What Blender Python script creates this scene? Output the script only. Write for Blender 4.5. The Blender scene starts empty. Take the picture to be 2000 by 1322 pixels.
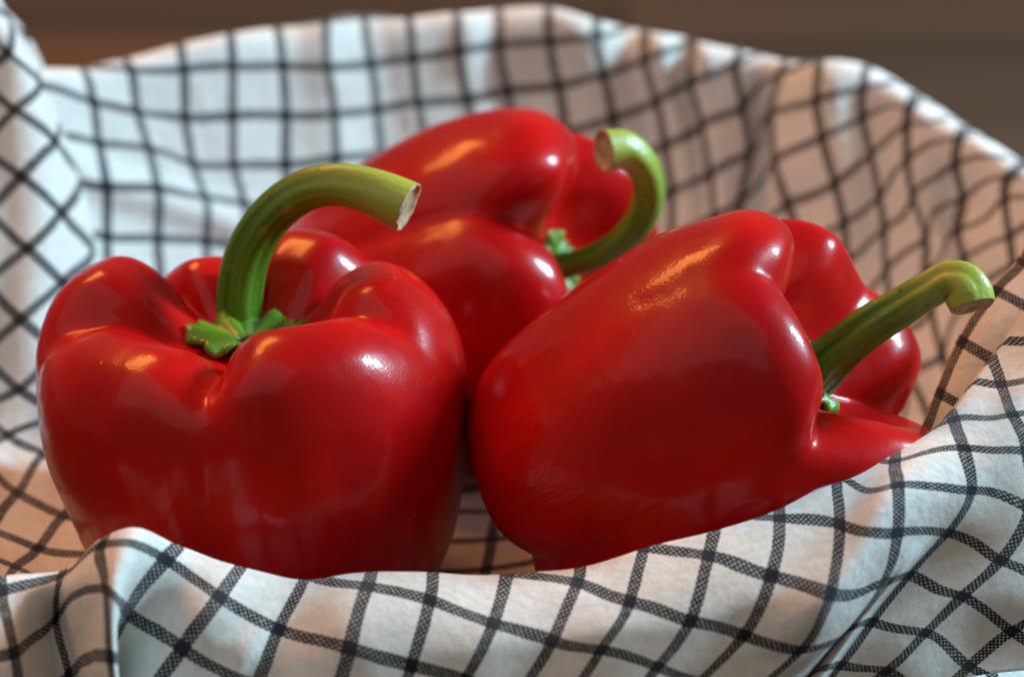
import bpy, bmesh, math, random
import numpy as np
from mathutils import Vector, Matrix, noise

random.seed(7)
SC = bpy.context.scene
COL = SC.collection
R = math.radians

# ------------------------------------------------------------------ camera
H = 0.207                      # lens height above the bowl's floor
PITCH = R(18.0)
LENS = 85.0
K = 36.0 / LENS / 2000.0       # tangent per photograph pixel
cam_d = bpy.data.cameras.new('camera')
cam = bpy.data.objects.new('camera', cam_d)
COL.objects.link(cam)
cam.location = (0, 0, H)
cam.rotation_euler = (math.pi / 2 - PITCH, 0, 0)
cam_d.lens = LENS
cam_d.sensor_width = 36.0
cam_d.clip_start = 0.01
cam_d.clip_end = 50.0
cam_d.dof.use_dof = True
cam_d.dof.focus_distance = 0.464
cam_d.dof.aperture_fstop = 9.5
SC.camera = cam

# ------------------------------------------------------------------ light
W = bpy.data.worlds.new('World')
SC.world = W
W.use_nodes = True
W.node_tree.nodes['Background'].inputs[0].default_value = (1.0, 0.84, 0.68, 1)
W.node_tree.nodes['Background'].inputs[1].default_value = 0.17


def area(name, direction, dist, size, power, colour, target=(0.0, 0.48, 0.03), size_y=None):
    d = bpy.data.lights.new(name, 'AREA')
    d.energy = power
    d.color = colour
    d.shape = 'RECTANGLE'
    d.size = size
    d.size_y = size_y or size
    o = bpy.data.objects.new(name, d)
    COL.objects.link(o)
    v = Vector(direction).normalized()
    o.location = Vector(target) + v * dist
    o.rotation_euler = v.to_track_quat('Z', 'Y').to_euler()
    return o


area('ceiling_lamp', (-0.40, 0.42, 0.82), 1.1, 0.50, 8.0, (1.0, 0.37, 0.08), size_y=0.22)
area('window_light', (0.79, 0.16, 0.53), 1.0, 0.09, 20.0, (0.52, 0.82, 1.0), size_y=0.20)
area('soft_fill', (-0.36, -0.43, 0.81), 1.7, 2.3, 7.5, (1.0, 0.93, 0.90), size_y=1.6)  # added soft fill from front left, brightens the cloth's right wall and front

SC.view_settings.view_transform = 'Standard'
SC.view_settings.look = 'None'
SC.view_settings.exposure = 0.0
SC.view_settings.gamma = 1.0
SC.render.engine = 'CYCLES'
SC.cycles.use_denoising = True

# ------------------------------------------------------------------ helpers
CAM = np.array([0.0, 0.0, H])
FWD = np.array([0.0, math.cos(PITCH), -math.sin(PITCH)])
UPV = np.array([0.0, math.sin(PITCH), math.cos(PITCH)])
RGT = np.array([1.0, 0.0, 0.0])


def at(px, py, d):
    """point seen at photograph pixel (px, py), d metres in front of the lens"""
    px = np.asarray(px, float); py = np.asarray(py, float); d = np.asarray(d, float)
    return CAM + d[..., None] * (FWD + RGT * ((px - 1000.0) * K)[..., None] + UPV * ((661.0 - py) * K)[..., None])


def spl(xs, ys, q):
    """cubic Hermite through (xs, ys), straight beyond the ends"""
    xs = np.asarray(xs, float); ys = np.asarray(ys, float); q = np.asarray(q, float)
    h = np.diff(xs)
    dl = np.diff(ys, axis=0) / (h if ys.ndim == 1 else h[:, None])
    m = np.zeros_like(ys)
    m[0], m[-1] = dl[0], dl[-1]
    if len(xs) > 2:
        w = (h[1:] / (h[1:] + h[:-1]))
        w = w if ys.ndim == 1 else w[:, None]
        m[1:-1] = dl[:-1] * w + dl[1:] * (1 - w)
    i = np.clip(np.searchsorted(xs, q, side='right') - 1, 0, len(xs) - 2)
    t = (q - xs[i]) / h[i]
    tc = np.clip(t, 0, 1)
    e = (lambda a: a) if ys.ndim == 1 else (lambda a: a[:, None])
    hh = e(h[i]); T = e(tc)
    r = (2*T**3 - 3*T**2 + 1) * ys[i] + (T**3 - 2*T**2 + T) * hh * m[i] + (3*T**2 - 2*T**3) * ys[i+1] + (T**3 - T**2) * hh * m[i+1]
    r = r + e(np.where(t < 0, t, 0)) * hh * m[0] + e(np.where(t > 1, t - 1, 0)) * hh * m[-1]
    return r


def smooth_obj(name, verts, faces, mat, parent=None, uvs=None):
    me = bpy.data.meshes.new(name)
    me.from_pydata([tuple(v) for v in verts], [], faces)
    me.materials.append(mat)
    me.polygons.foreach_set('use_smooth', [True] * len(me.polygons))
    if uvs is not None:
        l = me.uv_layers.new(name='UVMap')
        vi = np.zeros(len(me.loops), dtype=np.int32)
        me.loops.foreach_get('vertex_index', vi)
        l.data.foreach_set('uv', np.asarray(uvs, float)[vi].ravel())
    me.update()
    o = bpy.data.objects.new(name, me)
    COL.objects.link(o)
    if parent is not None:
        o.parent = parent
    return o


def grid_faces(n, m, off=0, wrap=False):
    f = []
    for i in range(n - 1):
        for j in range(m if wrap else m - 1):
            k = (j + 1) % m
            f.append((off + i*m + j, off + i*m + k, off + (i+1)*m + k, off + (i+1)*m + j))
    return f


class NT:
    """small node-tree writer"""
    def __init__(s, name):
        s.m = bpy.data.materials.new(name)
        s.m.use_nodes = True
        s.t = s.m.node_tree
        s.b = s.t.nodes['Principled BSDF']

    def n(s, kind, **kw):
        nd = s.t.nodes.new(kind)
        for k, v in kw.items():
            setattr(nd, k, v)
        return nd

    def put(s, sock, v):
        if isinstance(v, (int, float, tuple)):
            sock.default_value = v
        else:
            s.t.links.new(v, sock)

    def math(s, op, a, b=None, c=None, clamp=False):
        nd = s.n('ShaderNodeMath', operation=op, use_clamp=clamp)
        s.put(nd.inputs[0], a)
        if b is not None: s.put(nd.inputs[1], b)
        if c is not None: s.put(nd.inputs[2], c)
        return nd.outputs[0]

    def mix(s, f, a, b):
        nd = s.n('ShaderNodeMix', data_type='RGBA')
        s.put(nd.inputs[0], f); s.put(nd.inputs[6], a); s.put(nd.inputs[7], b)
        return nd.outputs[2]

    def noise(s, vec, scale, detail=3.0, rough=0.5):
        nd = s.n('ShaderNodeTexNoise')
        s.put(nd.inputs['Vector'], vec)
        nd.inputs['Scale'].default_value = scale
        nd.inputs['Detail'].default_value = detail
        nd.inputs['Roughness'].default_value = rough
        return nd.outputs[0]

    def step(s, v, lo, hi):
        nd = s.n('ShaderNodeMapRange')
        nd.interpolation_type = 'SMOOTHSTEP'
        s.put(nd.inputs[0], v)
        nd.inputs[1].default_value = lo; nd.inputs[2].default_value = hi
        return nd.outputs[0]

    def bump(s, h, strength, dist, prev=None):
        nd = s.n('ShaderNodeBump')
        nd.inputs['Strength'].default_value = strength
        nd.inputs['Distance'].default_value = dist
        s.put(nd.inputs['Height'], h)
        if prev is not None: s.put(nd.inputs['Normal'], prev)
        return nd.outputs[0]

    def obj(s):
        return s.n('ShaderNodeTexCoord').outputs['Object']

    def uv(s):
        return s.n('ShaderNodeTexCoord').outputs['UV']


def mat_pepper():
    t = NT('pepper_skin')
    o = t.obj()
    big = t.noise(o, 38.0, 4.0)
    fine = t.noise(o, 420.0, 3.0)
    c = t.mix(t.step(big, 0.30, 0.72), (0.35, 0.0010, 0.0028, 1), (0.53, 0.0040, 0.0028, 1))
    c = t.mix(t.math('MULTIPLY', t.step(t.noise(o, 21.0, 5.0, 0.65), 0.52, 0.75), 0.5), c, (0.60, 0.012, 0.0028, 1))
    v = t.n('ShaderNodeTexVoronoi')
    t.put(v.inputs['Vector'], o); v.inputs['Scale'].default_value = 95.0
    sp = t.math('MULTIPLY', t.math('LESS_THAN', v.outputs['Distance'], 0.035), t.step(t.noise(o, 30.0), 0.52, 0.6))
    c = t.mix(t.math('MULTIPLY', sp, 0.8), c, (0.75, 0.20, 0.05, 1))
    t.put(t.b.inputs['Base Color'], c)
    t.put(t.b.inputs['Roughness'], t.math('MULTIPLY_ADD', fine, 0.10, 0.27))
    t.b.inputs['Specular IOR Level'].default_value = 0.13
    t.b.inputs['Coat Weight'].default_value = 0.32
    t.b.inputs['Coat Roughness'].default_value = 0.055
    t.b.inputs['Coat IOR'].default_value = 1.42
    t.b.inputs['Subsurface Weight'].default_value = 0.12
    t.b.inputs['Subsurface Radius'].default_value = (1.0, 0.12, 0.06)
    t.b.inputs['Subsurface Scale'].default_value = 0.004
    # short dry scratches, few and far between
    ms = t.n('ShaderNodeMapping'); t.put(ms.inputs[0], o); ms.inputs['Scale'].default_value = (1.0, 1.0, 0.30); ms.inputs['Rotation'].default_value = (0.5, 0.3, 0.2)
    vs = t.n('ShaderNodeTexVoronoi'); t.put(vs.inputs['Vector'], ms.outputs[0]); vs.inputs['Scale'].default_value = 85.0
    scr = t.math('MULTIPLY', t.math('LESS_THAN', vs.outputs['Distance'], 0.050), t.step(t.noise(o, 33.0, 1.0), 0.56, 0.60))
    # leathery creases in a few places, pores everywhere
    mp = t.n('ShaderNodeMapping'); t.put(mp.inputs[0], o); mp.inputs['Scale'].default_value = (1.0, 1.0, 0.35)
    wr = t.noise(mp.outputs[0], 330.0, 4.0, 0.6)
    area_m = t.step(t.noise(o, 26.0, 2.0), 0.58, 0.72)
    b1 = t.bump(t.math('MULTIPLY', wr, area_m), 0.40, 0.0010)
    b1 = t.bump(scr, 0.5, -0.0006, b1)
    b2 = t.bump(t.noise(o, 1500.0, 2.0), 0.09, 0.0004, b1)
    b3 = t.bump(t.noise(o, 75.0, 2.0), 0.24, 0.0022, b2)
    t.put(t.b.inputs['Normal'], b3)
    t.put(t.b.inputs['Coat Normal'], b3)
    return t.m


def mat_stem(name='stem_green', dark=(0.036, 0.125, 0.008, 1), light=(0.11, 0.235, 0.013, 1)):
    t = NT(name)
    uv = t.uv(); o = t.obj()
    sx = t.n('ShaderNodeSeparateXYZ'); t.put(sx.inputs[0], uv)
    mp = t.n('ShaderNodeMapping'); t.put(mp.inputs[0], uv); mp.inputs['Scale'].default_value = (9.0, 1.3, 1.0)
    st = t.noise(mp.outputs[0], 1.0, 5.0, 0.6)
    c = t.mix(t.step(st, 0.32, 0.68), dark, light)
    tip = t.step(t.math('ADD', sx.outputs[1], t.math('MULTIPLY', st, 0.25)), 0.55, 1.10)
    c = t.mix(tip, c, (0.33, 0.40, 0.05, 1))
    c = t.mix(t.math('MULTIPLY', t.step(t.noise(o, 150.0, 3.0), 0.60, 0.74), 0.45), c, (0.40, 0.33, 0.04, 1))
    vn = t.n('ShaderNodeTexVoronoi'); t.put(vn.inputs['Vector'], o); vn.inputs['Scale'].default_value = 260.0
    nick = t.math('MULTIPLY', t.math('LESS_THAN', vn.outputs['Distance'], 0.16), t.step(t.noise(o, 70.0, 2.0), 0.56, 0.62))
    c = t.mix(t.math('MULTIPLY', nick, 0.7), c, (0.13, 0.075, 0.02, 1))
    t.put(t.b.inputs['Base Color'], c)
    t.b.inputs['Roughness'].default_value = 0.36
    t.b.inputs['Specular IOR Level'].default_value = 0.4
    t.b.inputs['Subsurface Weight'].default_value = 0.10
    t.b.inputs['Subsurface Radius'].default_value = (0.4, 1.0, 0.1)
    t.b.inputs['Subsurface Scale'].default_value = 0.002
    b = t.bump(st, 0.25, 0.0008)
    b = t.bump(t.noise(o, 900.0, 2.0), 0.25, 0.0005, b)
    t.put(t.b.inputs['Normal'], b)
    return t.m


def mat_cut():
    t = NT('stem_cut_face')
    o = t.obj()
    c = t.mix(t.step(t.noise(o, 650.0, 4.0, 0.65), 0.38, 0.72), (0.52, 0.38, 0.22, 1), (0.27, 0.15, 0.07, 1))
    t.put(t.b.inputs['Base Color'], c)
    t.b.inputs['Roughness'].default_value = 0.8
    t.put(t.b.inputs['Normal'], t.bump(t.noise(o, 900.0, 3.0), 0.4, 0.0006))
    return t.m


def mat_cloth():
    t = NT('checked_cotton')
    uv = t.uv(); o = t.obj()
    # the yarns wander a little
    wob = t.n('ShaderNodeTexNoise'); t.put(wob.inputs['Vector'], o); wob.inputs['Scale'].default_value = 160.0
    wv = t.n('ShaderNodeVectorMath', operation='MULTIPLY_ADD')
    t.put(wv.inputs[0], wob.outputs[1]); wv.inputs[1].default_value = (0.05, 0.05, 0); t.put(wv.inputs[2], uv)
    sx = t.n('ShaderNodeSeparateXYZ'); t.put(sx.inputs[0], wv.outputs[0])
    u = t.math('ADD', sx.outputs[0], 99.5 - 0.025); v = t.math('ADD', sx.outputs[1], 99.5 - 0.025)
    lu = t.math('LESS_THAN', t.math('ABSOLUTE', t.math('SUBTRACT', t.math('FRACT', u), 0.5)), 0.098)
    lv = t.math('LESS_THAN', t.math('ABSOLUTE', t.math('SUBTRACT', t.math('FRACT', v), 0.5)), 0.098)
    N = 23.0
    both = t.math('MULTIPLY', lu, lv)
    one = t.math('SUBTRACT', t.math('MAXIMUM', lu, lv), both)
    # basket weave dots inside the stripes: light yarns over dark ones
    chk = t.math('SINE', t.math('MULTIPLY', u, N * math.pi))
    chk2 = t.math('SINE', t.math('MULTIPLY', v, N * math.pi))
    slub2 = t.noise(o, 900.0, 3.0, 0.6)
    dots = t.step(t.math('ADD', t.math('MULTIPLY', chk, chk2), t.math('MULTIPLY_ADD', slub2, 1.6, -0.8)), 0.10, 0.60)
    dark = t.math('ADD', both, t.math('MULTIPLY', one, t.math('MULTIPLY_ADD', dots, -0.55, 1.0)), clamp=True)
    thr = t.math('MULTIPLY', t.math('SINE', t.math('MULTIPLY', u, 46 * 2 * math.pi)), t.math('SINE', t.math('MULTIPLY', v, 46 * 2 * math.pi)))
    slub = t.noise(o, 520.0, 4.0, 0.65)
    white = t.mix(t.step(slub, 0.3, 0.75), (0.69, 0.665, 0.62, 1), (0.78, 0.76, 0.72, 1))
    ink = t.mix(t.step(t.noise(o, 90.0, 3.0), 0.40, 0.72), (0.010, 0.011, 0.016, 1), (0.045, 0.047, 0.055, 1))
    c = t.mix(dark, white, ink)
    t.put(t.b.inputs['Base Color'], c)
    t.b.inputs['Roughness'].default_value = 0.95
    t.b.inputs['Specular IOR Level'].default_value = 0.13
    t.b.inputs['Sheen Weight'].default_value = 0.12
    b = t.bump(thr, 0.35, 0.0003)
    b = t.bump(slub, 0.40, 0.0008, b)
    b = t.bump(t.noise(o, 60.0, 3.0), 0.35, 0.004, b)
    t.put(t.b.inputs['Normal'], b)
    return t.m


def mat_wood(name, dark, light, seed):
    t = NT(name)
    o = t.obj()
    mp = t.n('ShaderNodeMapping'); t.put(mp.inputs[0], o)
    mp.inputs['Scale'].default_value = (2.2, 28.0, 28.0)
    mp.inputs['Location'].default_value = (seed, seed * 1.7, 0)
    g = t.noise(mp.outputs[0], 1.0, 6.0, 0.6)
    c = t.mix(t.step(g, 0.3, 0.7), dark, light)
    t.put(t.b.inputs['Base Color'], c)
    t.put(t.b.inputs['Roughness'], t.math('MULTIPLY_ADD', g, 0.2, 0.5))
    t.put(t.b.inputs['Normal'], t.bump(g, 0.2, 0.002))
    return t.m


M_PEPPER, M_STEM, M_CUT, M_CLOTH = mat_pepper(), mat_stem(), mat_cut(), mat_cloth()
M_CALYX = mat_stem('calyx_green', (0.050, 0.15, 0.008, 1), (0.13, 0.27, 0.015, 1))

# ------------------------------------------------------------------ the table
TABLE_Z = -0.032
table = bpy.data.objects.new('wooden_table', None)
COL.objects.link(table)
table.location = (0, 1.1, TABLE_Z)
table['label'] = 'dark brown plank table top out of focus behind the checked cloth'
table['category'] = 'table'
tones = [
    mat_wood('wood_dark', (0.042, 0.024, 0.012, 1), (0.068, 0.040, 0.020, 1), 1.0),
    mat_wood('wood_mid', (0.066, 0.036, 0.017, 1), (0.115, 0.066, 0.034, 1), 4.0),
    mat_wood('wood_orange', (0.095, 0.040, 0.013, 1), (0.14, 0.062, 0.021, 1), 9.0),
]


def plank(x0, x1, y0, y1, m):
    bm = bmesh.new()
    g = 0.0012
    r = bmesh.ops.create_cube(bm, size=1.0)
    for v in bm.verts:
        v.co = Vector(((x0 + x1) / 2 + v.co.x * (x1 - x0 - g), (y0 + y1) / 2 + v.co.y * (y1 - y0 - g), TABLE_Z - 0.0125 + v.co.z * 0.025))
    bmesh.ops.bevel(bm, geom=bm.edges[:], offset=0.0012, segments=1, affect='EDGES')
    me = bpy.data.meshes.new('plank')
    bm.to_mesh(me); bm.free()
    me.materials.append(tones[m])
    o = bpy.data.objects.new('plank', me)
    COL.objects.link(o)
    o.parent = table
    o.matrix_parent_inverse = Matrix.Translation(-Vector(table.location))
    return o


rows = [-0.30 + 0.11 * i for i in range(24)]
for i, y0 in enumerate(rows):
    if abs(y0 - 1.13) < 0.02:
        plank(-1.6, -0.135, y0, y0 + 0.11, 2)
        plank(-0.135, 1.6, y0, y0 + 0.11, 0)
        continue
    cut = [0.5, -0.6, 0.15, -0.3][i % 4]
    if abs(y0 - 1.24) < 0.02:
        cut = 0.06
        ms = (0, 1)
    else:
        ms = (0, 0) if i % 3 else (0, 1)
    plank(-1.6, cut, y0, y0 + 0.11, ms[0])
    plank(cut, 1.6, y0, y0 + 0.11, ms[1])

# ------------------------------------------------------------------ the cloth
BC, BA, BB = (0.0, 0.500), 0.152, 0.150


def bowl_f(z):
    zz = np.clip(z / 0.09, 0, 1)
    return 1 - 0.25 * (1 - zz) ** 1.7


def bowl_depth(px, py):
    """distance at which the view through (px,py) meets the far inside of the lined bowl"""
    px = np.asarray(px, float); py = np.asarray(py, float)
    ds = np.linspace(0.46, 0.80, 341)
    out = np.full(px.shape, 0.80)
    done = np.zeros(px.shape, bool)
    for d in ds:
        p = at(px, py, np.full(px.shape, d))
        rr = np.sqrt(((p[..., 0] - BC[0]) / BA) ** 2 + ((p[..., 1] - BC[1]) / BB) ** 2)
        far = p[..., 1] > BC[1] - 0.05
        hit = ((rr > bowl_f(p[..., 2])) & far) | (p[..., 2] < 0.002)
        out = np.where(hit & ~done, d, out)
        done |= hit
    return out


cloth_v, cloth_f, cloth_uv = [], [], []


def add_patch(P, UV):
    n, m = P.shape[:2]
    off = len(cloth_v)
    w = P.reshape(-1, 3)
    cloth_v.extend(w.tolist())
    cloth_uv.extend(UV.reshape(-1, 2).tolist())
    cloth_f.extend(grid_faces(n, m, off))


def wrinkle(P, amp, scale, seed):
    n, m = P.shape[:2]
    Q = P.copy()
    for i in range(n):
        for j in range(m):
            p = Vector(P[i, j]) * scale + Vector((seed, seed, seed))
            Q[i, j] += np.array(noise.noise_vector(p)) * amp + np.array(noise.noise_vector(p * .45)) * amp * 2.2
    return Q


CELL = 0.0125
SUB = 9

# --- back wall, columns of the check from left to right: (row, px, py), the rim first
back = {
    -1: [(1.6, 60, 140), (2, 66, 170), (3, 85, 262), (4, 95, 355), (5, 98, 455), (6, 100, 555), (7, 110, 650)],
    0: [(1.1, 163, 128), (2, 182, 192), (3, 195, 271), (4, 206, 361), (5, 209, 460), (6, 214, 555), (7, 222, 650)],
    1: [(.65, 252, 108), (1, 262, 128), (2, 271, 210), (3, 289, 282), (4, 305, 366), (5, 306, 466), (6, 312, 560), (7, 320, 650)],
    2: [(.4, 350, 90), (1, 358, 136), (2, 362, 230), (3, 380, 314), (4, 400, 381), (5, 406, 470), (6, 412, 560), (7, 420, 650)],
    3: [(.28, 444, 74), (1, 453, 133), (2, 458, 231), (3, 464, 322), (4, 480, 395), (5, 488, 480), (6, 495, 570), (7, 500, 660)],
    4: [(.10, 540, 61), (1, 548, 138), (2, 554, 233), (3, 556, 325), (4, 566, 410), (5, 572, 500), (6, 580, 590)],
    5: [(.0, 633, 42), (1, 636, 134), (2, 649, 228), (3, 655, 316), (4, 662, 405), (5, 668, 500), (6, 675, 590)],
    6: [(.0, 715, 30), (1, 724, 128), (2, 738, 220), (3, 745, 308), (4, 752, 400), (5, 758, 495), (6, 765, 590)],
    7: [(.08, 801, 36), (1, 808, 114), (2, 821, 206), (3, 830, 300), (4, 838, 395), (5, 845, 490), (6, 850, 585)],
    8: [(.12, 894, 21), (1, 903, 96), (2, 916, 193), (3, 925, 288), (4, 932, 385), (5, 940, 480), (6, 948, 575)],
    9: [(.15, 978, 16), (1, 980, 85), (2, 992, 176), (3, 1004, 272), (4, 1012, 368), (5, 1020, 465), (6, 1030, 560)],
    10: [(.2, 1070, 12), (1, 1072, 77), (2, 1086, 164), (3, 1099, 258), (4, 1110, 352), (5, 1120, 446), (6, 1130, 540)],
    11: [(.5, 1161, 33), (1, 1164, 62), (2, 1173, 138), (3, 1189, 230), (4, 1202, 322), (5, 1214, 415), (6, 1225, 508)],
    12: [(1.3, 1256, 56), (2, 1256, 108), (3, 1276, 200), (4, 1291, 292), (5, 1307, 380), (6, 1313, 460), (7, 1325, 550)],
    13: [(2.0, 1349, 78), (3, 1350, 160), (4, 1371, 245), (5, 1388, 338), (6, 1399, 415), (7, 1408, 500), (8, 1420, 590)],
    14: [(2.6, 1440, 98), (3, 1436, 123), (4, 1453, 210), (5, 1466, 296), (6, 1448, 385), (7, 1462, 470), (8, 1480, 560)],
    15: [(3.65, 1530, 122), (4, 1526, 146), (5, 1507, 218), (6, 1515, 308), (7, 1538, 394), (8, 1562, 474), (9, 1575, 560)],
    16: [(4.05, 1600, 120), (5, 1594, 194), (6, 1606, 266), (7, 1632, 357), (8, 1655, 440), (9, 1662, 516), (10, 1680, 600), (11, 1700, 690)],
    17: [(4.35, 1686, 128), (5, 1683, 168), (6, 1686, 224), (7, 1701, 300), (8, 1721, 388), (9, 1733, 452), (10, 1734, 534), (11, 1744, 600), (12, 1762, 664), (13, 1790, 738)],
    18: [(5.65, 1777, 186), (6, 1776, 202), (7, 1770, 238), (8, 1776, 316), (9, 1789, 388), (10, 1810, 468), (11, 1806, 540), (12, 1818, 607), (13, 1848, 690), (14, 1870, 760)],
    19: [(7.65, 1880, 252), (8, 1874, 269), (9, 1869, 326), (10, 1882, 394), (11, 1866, 454), (12, 1875, 502), (13, 1892, 570), (14, 1912, 640)],
    20: [(9.4, 1985, 330), (10, 1964, 350), (11, 1958, 398), (12, 1966, 468), (13, 1976, 520), (14, 1996, 590)],
    21: [(11.2, 2085, 420), (12, 2070, 450), (13, 2060, 500), (14, 2070, 570), (15, 2080, 640)],
    22: [(12.9, 2180, 530), (13, 2178, 540), (14, 2168, 610), (15, 2172, 680), (16, 2180, 750)],
    23: [(14.6, 2270, 650), (15, 2264, 680), (16, 2260, 760), (17, 2266, 830)],
}


def build_back():
    cs = sorted(back)
    vr = np.array([back[c][0][0] for c in cs])
    s_in = np.linspace(0, 10, 10 * SUB + 1)
    cols = []
    for c, v0 in zip(cs, vr):
        a = np.array(back[c])
        cols.append(spl(a[:, 0], a[:, 1:], s_in + v0))
    A = np.array(cols)                                   # col, s, (px,py)
    cq = np.linspace(cs[0], cs[-1], (len(cs) - 1) * SUB + 1)
    flat = spl(np.array(cs, float), A.reshape(len(cs), -1), cq).reshape(len(cq), len(s_in), 2)
    vq = spl(np.array(cs, float), vr, cq)
    px, py = flat[..., 0], np.minimum(flat[..., 1], 1000)
    d = bowl_depth(px, py)
    # take the grid noise off the marching
    for _ in range(3):
        d[1:-1, 1:-1] = (d[1:-1, 1:-1] * 2 + d[:-2, 1:-1] + d[2:, 1:-1] + d[1:-1, :-2] + d[1:-1, 2:]) / 6
    C = np.repeat(cq[:, None], len(s_in), 1)
    S = np.repeat(s_in[None], len(cq), 0)
    # pleats hanging from the rim (minus = towards the lens)
    fade = np.exp(-S / 3.2)
    for c0, w, a in [(5.0, .5, -.003), (6.2, .55, .003), (8.25, .45, -.0025), (8.75, .4, .0025), (10.6, .7, -.004), (11.6, .45, .004),
                     (12.35, .35, -.005), (12.8, .35, .005), (3.0, .9, -.003), (13.2, .4, -.004), (16.2, .6, -.003), (18.6, .7, .002)]:
        d = d + a * np.exp(-((C - c0) / w) ** 2) * fade
    # deep tuck beside column 15
    tuck = 14.55 - 0.10 * (S - 2)
    d = d + .007 * np.exp(-((C - tuck) / .42) ** 2) * np.clip(S / 1.2, 0, 1)
    d = d - .006 * np.exp(-((C - 16.0) / .9) ** 2) * np.exp(-((S - 2) / 3.0) ** 2)
    d = d + .005 * np.exp(-((C - 18.95 + 0.0 * S) / .35) ** 2) * np.clip((S - 1.0) / 1.2, 0, 1)
    # slack ledge low on the left
    ln = 352 + 0.30 * (px - 200)
    d = d - .005 * np.exp(-((py - ln) / 40.0) ** 2) * np.clip((650 - px) / 150, 0, 1) * np.clip((px - 90) / 80, 0, 1)
    # rolled rim
    q = np.clip(1 - S / 0.75, 0, 1)
    d = d + .0065 * (1 - np.sqrt(np.clip(1 - q * q, 0, 1)))
    P = at(px, py, d)
    P = wrinkle(P, .0009, 60.0, 3.0)
    # over the rim and down the outside to the table
    rim = P[:, 0]
    outer, so = [], []
    ctr = np.array([BC[0], BC[1]])
    dirs = rim[:, :2] - ctr
    dirs /= np.linalg.norm(dirs, axis=1)[:, None]
    for s, dr, f in [(-7.5, .050, 1.0), (-6.5, .036, .9), (-4.5, .026, .62), (-2.5, .018, .32), (-1.2, .0125, .12), (-.6, .0075, .035), (-.25, .0035, .008)]:
        Q = rim.copy()
        Q[:, :2] += dirs * dr
        Q[:, 2] = rim[:, 2] - f * (rim[:, 2] - TABLE_Z - .003)
        outer.append(Q); so.append(s)
    P = np.concatenate([np.stack(outer, 1), P], 1)
    S2 = np.concatenate([np.array(so), s_in])
    UV = np.stack(np.broadcast_arrays(cq[:, None], S2[None] + vq[:, None]), -1)
    add_patch(P, UV)


build_back()

# --- left fold: the check lies on the bias here; columns by n, rows by m
left = {
    -2: [(-4, -150, -60), (0, -128, 215), (2, -115, 344), (4, -106, 486), (6, -112, 623), (8, -125, 760), (10, -140, 845), (12, -110, 966), (14, -50, 1075), (16, 0, 1160)],
    -1: [(-3, -62, 15), (-1, -52, 150), (1, -40, 285), (3, -30, 415), (5, -28, 555), (7, -38, 690), (9, -55, 800), (11, -60, 885), (13, -20, 1035), (15, 30, 1110), (17, 80, 1180)],
    0: [(-4, -70, -10), (-2, 14, 104), (0, 27, 215), (2, 41, 344), (4, 50, 486), (6, 46, 623), (8, 34, 760), (10, 10, 848), (12, 25, 966), (14, 75, 1075), (16, 122, 1150)],
    1: [(-3, 18, 40), (-1, 76, 158), (1, 105, 272), (3, 119, 412), (5, 121, 552), (7, 115, 690), (9, 104, 806), (11, 79, 884), (13, 118, 1011), (15, 172, 1086), (17, 215, 1150)],
    2: [(-4, -12, 2), (-2, 44, 66), (0, 100, 196), (2, 148, 342), (4, 180, 486), (6, 190, 623), (8, 185, 760), (10, 165, 848), (12, 175, 950), (14, 220, 1030), (16, 270, 1100)],
    3: [(-3, -4, 20), (-1, 62, 104), (1, 106, 230), (3, 142, 412), (5, 172, 552), (7, 180, 690), (9, 190, 806), (11, 230, 884), (13, 265, 975), (15, 320, 1050), (17, 360, 1110)],
}


def build_left():
    ns = sorted(left)
    mq = np.linspace(-4, 17, 21 * 6 + 1)
    A = np.array([spl(np.array(left[n])[:, 0], np.array(left[n])[:, 1:], mq) for n in ns])
    nq = np.linspace(-2, 3, 5 * 12 + 1)
    F = spl(np.array(ns, float), A.reshape(len(ns), -1), nq).reshape(len(nq), len(mq), 2)
    px, py = F[..., 0], F[..., 1]
    M = np.repeat(mq[None], len(nq), 0)
    Nn = np.repeat(nq[:, None], len(mq), 1)
    # distance: a wall standing left of the peppers, bulging to the lens, then a floor
    base = spl(np.array([-4., 0, 4, 8, 10, 12, 14, 17]), np.array([.575, .568, .556, .545, .538, .520, .503, .485]), mq)[None]
    edge = spl(np.array([-4., 0, 4, 8, 10, 12, 17]), np.array([1.25, 1.3, 1.75, 2.2, 2.4, 3, 3]), mq)[None]
    d = base + 0.006 * (Nn - 0.2)
    q = np.clip((Nn - edge + .9) / .9, 0, 3)
    wall = np.clip((11.5 - M) / 2, 0, 1)
    d = d + wall * .012 * q ** 2
    d = d - wall * .004 * np.cos((Nn - .4) * 2.2)
    # never under the floor
    for _ in range(2):
        P = at(px, py, d)
        low = P[..., 2] < 0.003
        d = np.where(low, d - (0.003 - P[..., 2]) / 0.36, d)
    P = wrinkle(at(px, py, d), .0006, 60.0, 8.0)
    UV = np.stack([(M + Nn) / 2, (M - Nn) / 2], -1)
    add_patch(P, UV)


build_left()

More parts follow.
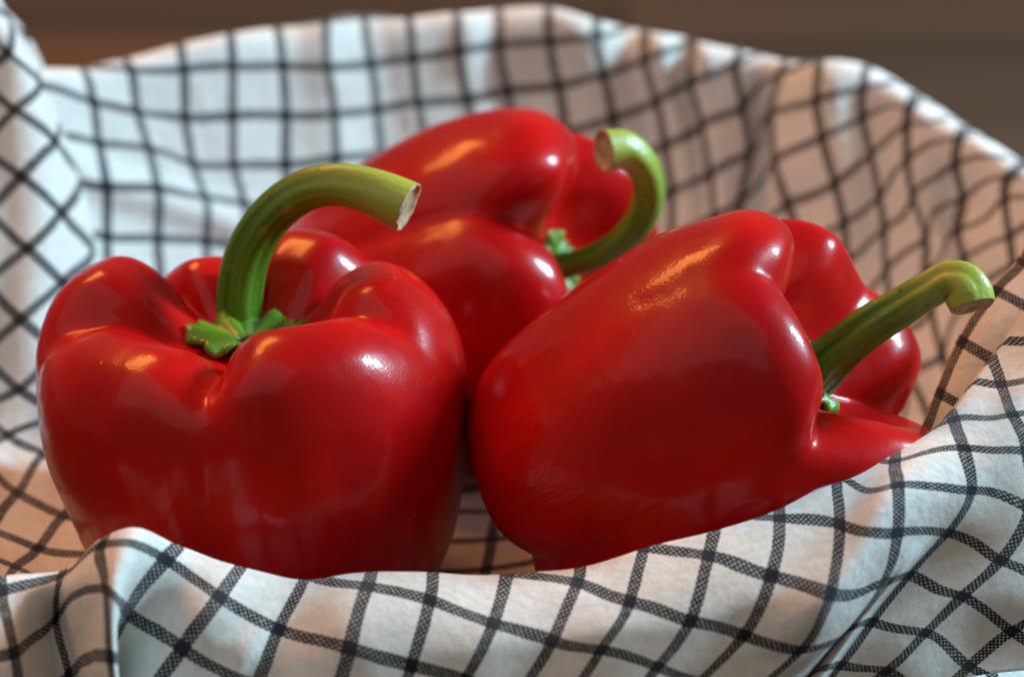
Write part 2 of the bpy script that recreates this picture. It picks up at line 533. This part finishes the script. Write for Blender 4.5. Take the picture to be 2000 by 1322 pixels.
# --- front rim, the roll of cloth nearest the lens
front = {
    -5: [(6.5, -230, 1130), (7, -228, 1152), (8, -205, 1270), (9, -190, 1390)],
    -4: [(6.6, -112, 1125), (7, -110, 1150), (8, -90, 1275), (9, -75, 1395)],
    -3: [(6.75, 2, 1121), (7, 5, 1150), (8, 27, 1279), (9, 45, 1400)],
    -2: [(6.85, 123, 1118), (7, 121, 1130), (8, 106, 1203), (9, 130, 1312), (10, 160, 1420)],
    -1: [(6.8, 212, 1052), (7, 206, 1072), (8, 206, 1150), (9, 215, 1288), (10, 235, 1400)],
    -.5: [(6.55, 272, 1034), (7, 256, 1062), (8, 226, 1176), (9, 226, 1300), (10, 230, 1410)],
    0: [(6.6, 345, 1062), (7, 322, 1094), (8, 250, 1205), (9, 190, 1312), (10, 130, 1420)],
    1: [(6.3, 470, 1106), (7, 430, 1172), (8, 360, 1275), (9, 290, 1385)],
    2: [(6.1, 590, 1132), (7, 547, 1228), (8, 500, 1335), (9, 450, 1440)],
    3: [(5.65, 722, 1130), (6, 711, 1156), (7, 675, 1268), (8, 635, 1380)],
    4: [(5.45, 842, 1129), (6, 832, 1180), (7, 798, 1304), (8, 760, 1420)],
    5: [(5.05, 985, 1119), (6, 961, 1214), (7, 908, 1319), (8, 850, 1420)],
    6: [(4.65, 1125, 1102), (5, 1119, 1129), (6, 1072, 1243), (7, 1010, 1350)],
    7: [(4.05, 1265, 1071), (5, 1240, 1168), (6, 1174, 1260), (7, 1105, 1360)],
    8: [(3.5, 1400, 1039), (4, 1394, 1082), (5, 1352, 1203), (6, 1284, 1299), (7, 1210, 1400)],
    9: [(2.75, 1522, 994), (3, 1521, 1009), (4, 1508, 1119), (5, 1453, 1233), (6, 1375, 1330), (7, 1290, 1430)],
    10: [(2.1, 1645, 938), (3, 1643, 1026), (4, 1619, 1148), (5, 1560, 1254), (6, 1485, 1340), (7, 1400, 1430)],
    11: [(.6, 1755, 885), (1, 1758, 904), (2, 1763, 948), (3, 1753, 1043), (4, 1718, 1130), (5, 1634, 1228), (6, 1588, 1298), (7, 1540, 1370)],
    12: [(-.2, 1860, 802), (0, 1867, 812), (1, 1889, 872), (2, 1897, 958), (3, 1850, 1043), (4, 1772, 1119), (5, 1698, 1203), (6, 1646, 1285), (7, 1590, 1370)],
    13: [(-1.6, 1944, 710), (-1, 1966, 758), (0, 1983, 812), (1, 2005, 886), (2, 2010, 995), (3, 1950, 1099), (4, 1871, 1169), (5, 1795, 1231), (6, 1724, 1296), (7, 1650, 1370)],
    14: [(-2.8, 2025, 600), (-2, 2050, 670), (-1, 2070, 740), (0, 2090, 815), (1, 2110, 900), (2, 2115, 1030), (3, 2060, 1160), (4, 1969, 1234), (5, 1888, 1310), (6, 1815, 1370), (7, 1740, 1440)],
    15: [(-4, 2120, 480), (-2, 2160, 640), (0, 2200, 820), (1, 2215, 920), (2, 2220, 1060), (3, 2160, 1215), (4, 2065, 1295), (5, 1985, 1370), (6, 1905, 1440)],
}
front_d = {-5: .425, -4: .424, -3: .424, -2: .430, -1: .412, -.5: .410, 0: .418, 1: .420, 2: .422, 3: .420, 4: .420, 5: .421, 6: .422,
           7: .424, 8: .427, 9: .432, 10: .437, 11: .445, 12: .458, 13: .468, 14: .474, 15: .48}
front_r = {-5: .016, -4: .016, -3: .014, -2: .008, -1: .012, -.5: .012, 0: .012, 1: .014, 2: .013, 3: .013, 4: .0125, 5: .0125, 6: .0125,
           7: .013, 8: .014, 9: .015, 10: .018, 11: .018, 12: .018, 13: .020, 14: .022, 15: .024}
front_off = {  # (column, row): extra distance; valleys plus, ridges minus
    (-3, 8): .000, (-2, 8): .009, (-2, 9): .007, (-1, 8): -.004, (-1, 9): -.006, (-.5, 8): -.001, (-.5, 9): .002,
    (0, 8): .006, (0, 9): .013, (0, 10): .016, (1, 8): .004, (1, 9): .006, (2, 7): .003, (2, 8): .003,
    (11, 4): .004, (11, 5): .008, (11, 6): .009, (11, 7): .009, (12, 3): .002, (12, 4): .003, (12, 5): .003, (10, 5): .002,
    (12, 0): -.001, (10, 4): -.003, (13, 3): -.002, (13, 4): -.003,
}


def build_front():
    cs = sorted(front)
    s_in = np.concatenate([np.linspace(0, .5, 8)[:-1], np.linspace(.5, 8.2, 7 * SUB + 1)])
    cols, vr = [], []
    for c in cs:
        a = np.array(front[c])
        v0 = a[0, 0]
        vr.append(v0)
        pp = spl(a[:, 0], a[:, 1:], s_in + v0)
        r = front_r[c]
        th = s_in * CELL / r
        d = front_d[c] + float(np.interp(c, [-2, -1, 6, 10, 12], [.012, .022, .022, .014, .006])) - np.where(th < 1.45, r * np.sin(np.minimum(th, 1.45)), r * math.sin(1.45) + r * (th - 1.45) * .05)
        offs = sorted((v, o) for (cc, v), o in front_off.items() if cc == c)
        if offs:
            xs = np.array([v0 + .3] + [v for v, _ in offs if v > v0 + .3])
            ys = np.array([0.0] + [o for v, o in offs if v > v0 + .3])
            if len(xs) > 1:
                d = d + np.interp(s_in + v0, xs, ys)
        cols.append(np.concatenate([pp, d[:, None]], 1))
    A = np.array(cols)
    x = np.array(cs, float)
    cq = np.linspace(cs[0], cs[-1], int((cs[-1] - cs[0]) * SUB) + 1)
    F = spl(x, A.reshape(len(cs), -1), cq).reshape(len(cq), len(s_in), 3)
    vq = spl(x, np.array(vr), cq)
    px, py, d = F[..., 0], F[..., 1], F[..., 2]
    C = np.repeat(cq[:, None], len(s_in), 1); S = np.repeat(s_in[None], len(cq), 0)
    # a small pinched crease left of column 2
    d = d - .0022 * np.exp(-((C - 1.72) / .16) ** 2) * np.clip(S - .3, 0, 1)
    d = d - .0030 * np.exp(-((C - 11.45) / .22) ** 2) * np.clip((S - 3.0) / 1.0, 0, 1)
    P = at(px, py, d)
    # the cloth may not sink through the table
    P[..., 2] = np.maximum(P[..., 2], TABLE_Z + .002)
    P = wrinkle(P, .0008, 75.0, 5.0)
    rim = P[:, 0]
    inner, so = [], []
    ctr = np.array([BC[0], BC[1] - .01])
    dirs = ctr - rim[:, :2]
    dirs /= np.linalg.norm(dirs, axis=1)[:, None]
    for s, dr, dz in [(-4.4, .034, -.052), (-3.4, .0225, -.042), (-2.4, .0165, -.030), (-1.4, .0120, -.018), (-.8, .0080, -.009), (-.4, .0045, -.0035), (-.15, .0018, -.0008)]:
        Q = rim.copy()
        Q[:, :2] += dirs * dr * .55
        Q[:, 2] = np.maximum(rim[:, 2] + dz, 0.0005 + .0003 * -s)
        inner.append(Q); so.append(s)
    P = np.concatenate([np.stack(inner, 1), P], 1)
    S2 = np.concatenate([np.array(so), s_in])
    UV = np.stack(np.broadcast_arrays(cq[:, None], S2[None] + vq[:, None]), -1)
    add_patch(P, UV)


build_front()

# --- turned-in corner with the hem, right edge
hem = {
    -.12: [(0, 2010, 440, .500), (1, 1982, 500, .500), (2, 1931, 556, .498), (3, 1868, 655, .494), (4, 1826, 762, .490), (5, 1795, 850, .485)],
    0: [(0, 2022, 446, .499), (1, 1992, 506, .498), (2, 1941, 560, .496), (3, 1878, 662, .492), (4, 1836, 768, .488), (5, 1805, 856, .483)],
    1: [(0, 2110, 500, .488), (1, 2080, 555, .488), (2, 2026, 608, .487), (3, 1962, 711, .485), (4, 1915, 818, .483), (5, 1885, 905, .48)],
    2: [(0, 2200, 555, .482), (1, 2170, 610, .483), (2, 2115, 660, .484), (3, 2050, 762, .484), (4, 2000, 870, .482), (5, 1965, 955, .48)],
}


def build_hem():
    ns = sorted(hem)
    mq = np.linspace(0, 5, 41)
    A = np.array([spl(np.array(hem[n])[:, 0], np.array(hem[n])[:, 1:], mq) for n in ns])
    nq = np.linspace(-.12, 2, 24)
    F = spl(np.array(ns, float), A.reshape(len(ns), -1), nq).reshape(len(nq), len(mq), 3)
    P = wrinkle(at(F[..., 0], F[..., 1], F[..., 2]), .0005, 70.0, 11.0)
    UV = np.stack(np.broadcast_arrays(nq[:, None], mq[None]), -1)
    add_patch(P, UV)


build_hem()

# --- floor of the lined bowl between the peppers
def build_floor():
    us = np.linspace(-9, 9, 90); vs = np.linspace(-9, 4, 70)
    U, V = np.meshgrid(us, vs, indexing='ij')
    o = at(np.array(939.), np.array(1046.), np.array(.497))
    o[2] = 0
    X = o[0] + U * .0128 + V * -.0010
    Y = o[1] - V * .0150 + U * .0006
    Z = 0.0012 + .0012 * np.sin(X * 90) * np.sin(Y * 70)
    rr = np.sqrt(((X - BC[0]) / BA) ** 2 + ((Y - BC[1]) / BB) ** 2)
    Z = Z + .040 * np.exp(-(((X - .023) / .012) ** 2 + ((Y - .505) / .021) ** 2))   # unseen hump added to the cloth, blocks window light from the gap
    Z = Z - np.clip(rr - .72, 0, 1) * .02
    add_patch(np.stack([X, Y, Z], -1), np.stack([U, V], -1))


build_floor()

cloth = smooth_obj('checked_cloth', cloth_v, cloth_f, M_CLOTH, uvs=cloth_uv)
sol = cloth.modifiers.new('cloth_thickness', 'SOLIDIFY')
sol.thickness = 0.0006
sol.offset = 0.0
cloth['label'] = 'white cotton cloth with black grid checks lining the bowl round the red peppers'
cloth['category'] = 'cloth'

# ------------------------------------------------------------------ bell peppers
LOBE = np.array([(0, .055), (.26, .035), (.52, .003), (.71, .05), (.865, .20), (.97, .42), (1.0, .62), (.965, .80), (.86, .935), (.68, 1.0), (.50, .965), (.37, .88), (.27, .83), (.14, .815), (0, .81)])
GROOVE = np.array([(0, .075), (.24, .075), (.50, .085), (.69, .14), (.82, .27), (.89, .45), (.90, .60), (.88, .75), (.77, .822), (.58, .838), (.46, .83), (.36, .818), (.27, .812), (.14, .812), (0, .81)])


def pepper_body(lobes, grooves, Rr, Hh, nphi=264, nt=120, crease=2.4, lean=(0, 0), seed=0.0, lump=.0011, taper=0.0):
    """lobes: (angle, radius scale, height scale, crest scale); grooves: (angle, depth at shoulder, depth on the side)"""
    ang = np.linspace(0, 2 * math.pi, nphi, endpoint=False)
    n = len(lobes)
    t = np.linspace(0, 1, nt)
    knots = np.linspace(0, 1, len(LOBE))
    L = spl(knots, LOBE, t); G = spl(knots, GROOVE, t)
    side = np.clip((.62 - t) / .22, 0, 1)                  # 1 on the wall, 0 round the shoulder
    lb = sorted(lobes)
    gr = sorted(grooves)
    rows = np.zeros((nphi, nt, 2))
    for i, a in enumerate(ang):
        deg = math.degrees(a)
        k = None
        for g in range(n):
            g0 = gr[g][0]; g1 = gr[(g + 1) % n][0]
            span = (g1 - g0) % 360
            off = (deg - g0) % 360
            if off < span:
                k = g
                break
        lobe = min(lb, key=lambda q: abs(((q[0] - (g0 + span / 2)) + 180) % 360 - 180))
        s = off / span * 2 - 1
        b = 1 - abs(s) ** crease
        e = (s + 1) / 2
        e = e * e * (3 - 2 * e)
        # neighbours' size, so that two lobes meet in one groove
        prev = min(lb, key=lambda q: abs(((q[0] - (gr[(k - 1) % n][0] + ((g0 - gr[(k - 1) % n][0]) % 360) / 2)) + 180) % 360 - 180))
        nxt_g = gr[(k + 1) % n]
        nxt = min(lb, key=lambda q: abs(((q[0] - (nxt_g[0] + ((gr[(k + 2) % n][0] - nxt_g[0]) % 360) / 2)) + 180) % 360 - 180))
        def mixd(j):
            left_v = (lobe[j] + prev[j]) / 2; right_v = (lobe[j] + nxt[j]) / 2
            edge = left_v * (1 - e) + right_v * e
            return edge * (1 - b) + lobe[j] * b
        rs, hs, cs_ = mixd(1), mixd(2), mixd(3)
        top = gr[k][1] * (1 - e) + nxt_g[1] * e
        sd = gr[k][2] * (1 - e) + nxt_g[2] * e
        dep = top * (1 - side) + sd * side
        w = (1 - b) * dep
        prof = L * (1 - w)[:, None] + G * w[:, None]
        rr = prof[:, 0] * rs
        inner = np.clip((t - .50) / .2, 0, 1)
        rr = rr * (1 + (cs_ - 1) * inner * (prof[:, 0]))
        zz = prof[:, 1].copy()
        rr = rr * (1 - taper * np.clip(1 - zz / .6, 0, 1))
        up = np.clip((zz - .45) / .55, 0, 1)
        hs_in = np.clip((rr - .2) / .25, 0, 1)
        zz = zz + (hs - 1) * up * hs_in
        rows[i, :, 0] = rr; rows[i, :, 1] = zz
    ker = np.array([1, 3, 5, 3, 1.]); ker /= ker.sum()
    for _ in range(2):
        rows = sum(kk * np.roll(rows, sft, axis=0) for kk, sft in zip(ker, range(-2, 3)))
    verts, faces = [], []
    for i, a in enumerate(ang):
        for j in range(1, nt - 1):
            r_, z_ = rows[i, j]
            r_ *= Rr; z_ *= Hh
            p = Vector((r_ * math.cos(a) + lean[0] * z_, r_ * math.sin(a) + lean[1] * z_, z_))
            q = p * 34.0 + Vector((seed, seed * 2, -seed))
            nz = noise.noise(q) * lump + noise.noise(q * 2.3) * lump * .35
            rad = Vector((math.cos(a), math.sin(a), .25))
            p += rad * nz * min(1, r_ / (.3 * Rr))
            verts.append(p)
    m = nt - 2
    for i in range(nphi):
        k = (i + 1) % nphi
        for j in range(m - 1):
            faces.append((i*m + j, k*m + j, k*m + j + 1, i*m + j + 1))
    b0 = len(verts)
    verts.append(Vector((0, 0, rows[:, 0, 1].mean() * Hh)))
    verts.append(Vector((lean[0] * Hh * .8, lean[1] * Hh * .8, rows[:, -1, 1].mean() * Hh)))
    for i in range(nphi):
        k = (i + 1) % nphi
        faces.append((b0, k*m, i*m))
        faces.append((b0 + 1, i*m + m - 1, k*m + m - 1))
    return verts, faces


def tube(path, radii, seg=30, ridges=5, ridge=.07, twist=.6, flare=1.0):
    """swept stem; returns verts, faces, uvs and the end ring"""
    path = np.array(path, float); radii = np.array(radii, float)
    k = np.concatenate([[0], np.cumsum(np.linalg.norm(np.diff(path, axis=0), axis=1))])
    q = np.linspace(0, k[-1], 64)
    P = spl(k, path, q); Rd = spl(k, radii, q)
    T = np.gradient(P, axis=0); T /= np.linalg.norm(T, axis=1)[:, None]
    ref = np.array([0.3, -1.0, 0.2])
    Nn = ref - T[0] * ref.dot(T[0]); Nn /= np.linalg.norm(Nn)
    V, UV = [], []
    for i in range(len(q)):
        Nn = Nn - T[i] * Nn.dot(T[i]); Nn /= np.linalg.norm(Nn)
        B = np.cross(T[i], Nn)
        f = q[i] / k[-1]
        for j in range(seg):
            a = 2 * math.pi * j / seg
            w = 1 + ridge * (1 - .7 * f ** 4) * (abs(math.cos((a + twist * f) * ridges / 2)) - .6) * 1.6 + .02 * math.sin(9 * f + 2 * a)
            V.append(P[i] + (Nn * math.cos(a) + B * math.sin(a)) * Rd[i] * w)
            UV.append((abs(j / seg - .5) * 2, f))
    return np.array(V), grid_faces(len(q), seg, wrap=True), UV, P[-1], T[-1], np.array(V[-seg:])


def calyx_mesh(M, centre_z, rad, seed, cx=0, cy=0, up=.0035):
    rnd = random.Random(seed)
    n, rings = 72, 7
    ph = [rnd.uniform(0, 6.28) for _ in range(6)]
    V, F, UV = [], [], []
    for i in range(rings):
        f = i / (rings - 1)
        for j in range(n):
            a = 2 * math.pi * j / n
            edge = 1 + .06 * math.sin(5 * a + ph[0]) + .06 * math.sin(11 * a + ph[1]) + .06 * math.sin(17 * a + ph[2])
            r = rad * (.20 + .80 * f * (edge if f > .3 else 1))
            z = centre_z + up * (f ** 1.6) + .0008 * f * math.sin(7 * a + ph[3]) + .0006 * f * math.sin(13 * a + ph[4])
            V.append(M @ Vector((cx + r * math.cos(a), cy + r * math.sin(a), z)))
            UV.append((abs(j / n - .5) * 2, .15 + .2 * f))
    F = grid_faces(rings, n, wrap=True)
    return V, F, UV


def make_pepper(label, M, lobes, grooves, Rr, Hh, stem_path, stem_r, calyx_r, seed, lean=(0, 0), crease=2.4, cal_up=.0035, lump=.0011, ridge=.10, taper=0.0):
    root = bpy.data.objects.new('bell_pepper', None)
    COL.objects.link(root)
    root.location = M.translation
    root['label'] = label
    root['category'] = 'pepper'
    root['group'] = 'red bell peppers in the cloth'
    root.empty_display_size = .02
    inv = Matrix.Translation(-M.translation)
    v, f = pepper_body(lobes, grooves, Rr, Hh, lean=lean, seed=seed, crease=crease, lump=lump, taper=taper)
    loc = M.to_3x3().to_4x4()
    body = smooth_obj('body', v, f, M_PEPPER, root)
    body.matrix_local = loc
    V, F, UV, endp, endt, ring = tube(stem_path, stem_r, ridge=ridge, twist=.6)
    sv = [inv @ Vector(p) for p in V]
    stem = smooth_obj('stem', sv, F, M_STEM, root, uvs=UV)
    # cut face: rim pulled in and sunk, with depth
    n = len(ring); c = ring.mean(0)
    cv, cf = [], []
    rnd = random.Random(seed)
    for rad, dep in [(1.0, 0.0), (.93, .0004), (.86, -.0002), (.5, -.0006), (.2, -.0003)]:
        for j in range(n):
            jit = rnd.uniform(-.00018, .00018) if rad < .95 else 0
            cv.append(inv @ Vector(c + (ring[j] - c) * rad + endt * (dep + jit)))
    cf = grid_faces(5, n, wrap=True)
    cv.append(inv @ Vector(c - endt * .0003)); last = len(cv) - 1
    for j in range(n):
        cf.append((4*n + j, 4*n + (j+1) % n, last))
    smooth_obj('cut_end', cv, cf, M_CUT, stem)
    V, F, UV = calyx_mesh(loc, Hh * .812 + .0004, calyx_r, seed, lean[0] * Hh * .81, lean[1] * Hh * .81, up=cal_up)
    cal = smooth_obj('calyx', V, F, M_CALYX, root, uvs=UV)
    so = cal.modifiers.new('calyx_thickness', 'SOLIDIFY'); so.thickness = .0012; so.offset = 0
    return root


def stem_pts(pts):
    """pts: px, py, distance, radius in photograph pixels"""
    a = np.array(pts, float)
    return at(a[:, 0], a[:, 1], a[:, 2]), a[:, 3] * K * a[:, 2]


# front left pepper: stands upright, five lobes round a deep crown
c1 = Vector((-0.0488, 0.462, 0.001))
sp, sr = stem_pts([(478, 690, .500, 60), (472, 655, .500, 52), (467, 600, .498, 46), (474, 530, .496, 45), (500, 462, .493, 43), (545, 405, .490, 41),
                   (605, 368, .487, 40), (665, 360, .484, 41), (725, 373, .482, 45), (770, 392, .481, 50), (796, 404, .4805, 52)])
make_pepper('red bell pepper standing upright at left with a thick stem curling over its crown', Matrix.Translation(c1),
            [(-60, 1.04, .99, 1.04), (8, 1.0, 1.03, .96), (66, .98, 1.05, .98), (114, .90, .98, .90), (162, 1.0, 1.03, .95), (-131, 1.0, .92, 1.0)],
            [(-96, 1.0, .55), (-24, .50, .05), (38, 1.0, .6), (92, 1.0, .6), (134, 1.0, .55), (-168, .60, .06)],
            .0437, .0675, sp, sr, .0117, 3.1, lean=(-.08, 0), crease=3.8, cal_up=.0020, ridge=.09)

# lying peppers: local x = up in the picture, y = towards the lens, z = along to the stem
def lying(base_px, base_py, base_d, img_angle, toward):
    ca, sa = math.cos(R(toward)), math.sin(R(toward))
    v = Vector(RGT) * math.cos(R(img_angle)) * ca + Vector(UPV) * math.sin(R(img_angle)) * ca - Vector(FWD) * sa
    v.normalize()
    x = Vector(UPV) - v * Vector(UPV).dot(v); x.normalize()
    y = v.cross(x)
    o = Vector(at(np.array(float(base_px)), np.array(float(base_py)), np.array(base_d)))
    return Matrix(((x.x, y.x, v.x, o.x), (x.y, y.y, v.y, o.y), (x.z, y.z, v.z, o.z), (0, 0, 0, 1)))


M3 = lying(1014, 990, .496, 27, 17.5)
sp, sr = stem_pts([(1586, 730, .476, 50), (1620, 698, .474, 44), (1660, 664, .471, 41), (1700, 634, .468, 39), (1760, 598, .465, 36), (1815, 565, .462, 34),
                   (1852, 547, .461, 36), (1880, 554, .460, 43), (1894, 577, .4595, 47), (1900, 597, .459, 45)])
make_pepper('red bell pepper lying at right, its nearly straight stem pointing to the cloth hem', M3,
            [(18, 1.03, .96, 1.10), (86, .98, .93, 1.10), (184, 1.10, 1.06, 1.05), (268, 1.16, 1.05, 1.18), (318, 1.09, 1.01, 1.10)],
            [(50, .34, .03), (122, 1.0, .62), (239, 1.0, .6), (294, .20, .05), (345, .9, .4)],
            .0355, .0795, sp, sr, .010, 7.7, cal_up=.002, ridge=.20)

M2 = lying(613, 648, .578, 15, 21)
sp, sr = stem_pts([(1085, 522, .548, 28), (1120, 514, .546, 25), (1165, 500, .543, 25), (1218, 470, .540, 28), (1256, 422, .537, 30), (1268, 370, .534, 31),
                   (1250, 318, .531, 33), (1218, 292, .529, 37), (1180, 294, .527, 41)])
make_pepper('red bell pepper lying behind the two front ones with its stem hooked upward', M2,
            [(24, 1.03, .98, 1.0), (122, 1.09, .94, 1.0), (205, 1.2, 1.0, 1.0), (295, 1.0, 1.05, 1.0)],
            [(70, 1.0, 1.15), (162, 1.0, .5), (248, 1.0, .5), (346, .7, .25)],
            .0375, .0785, sp, sr, .0075, 12.3, cal_up=.001, taper=.07, crease=3.0)
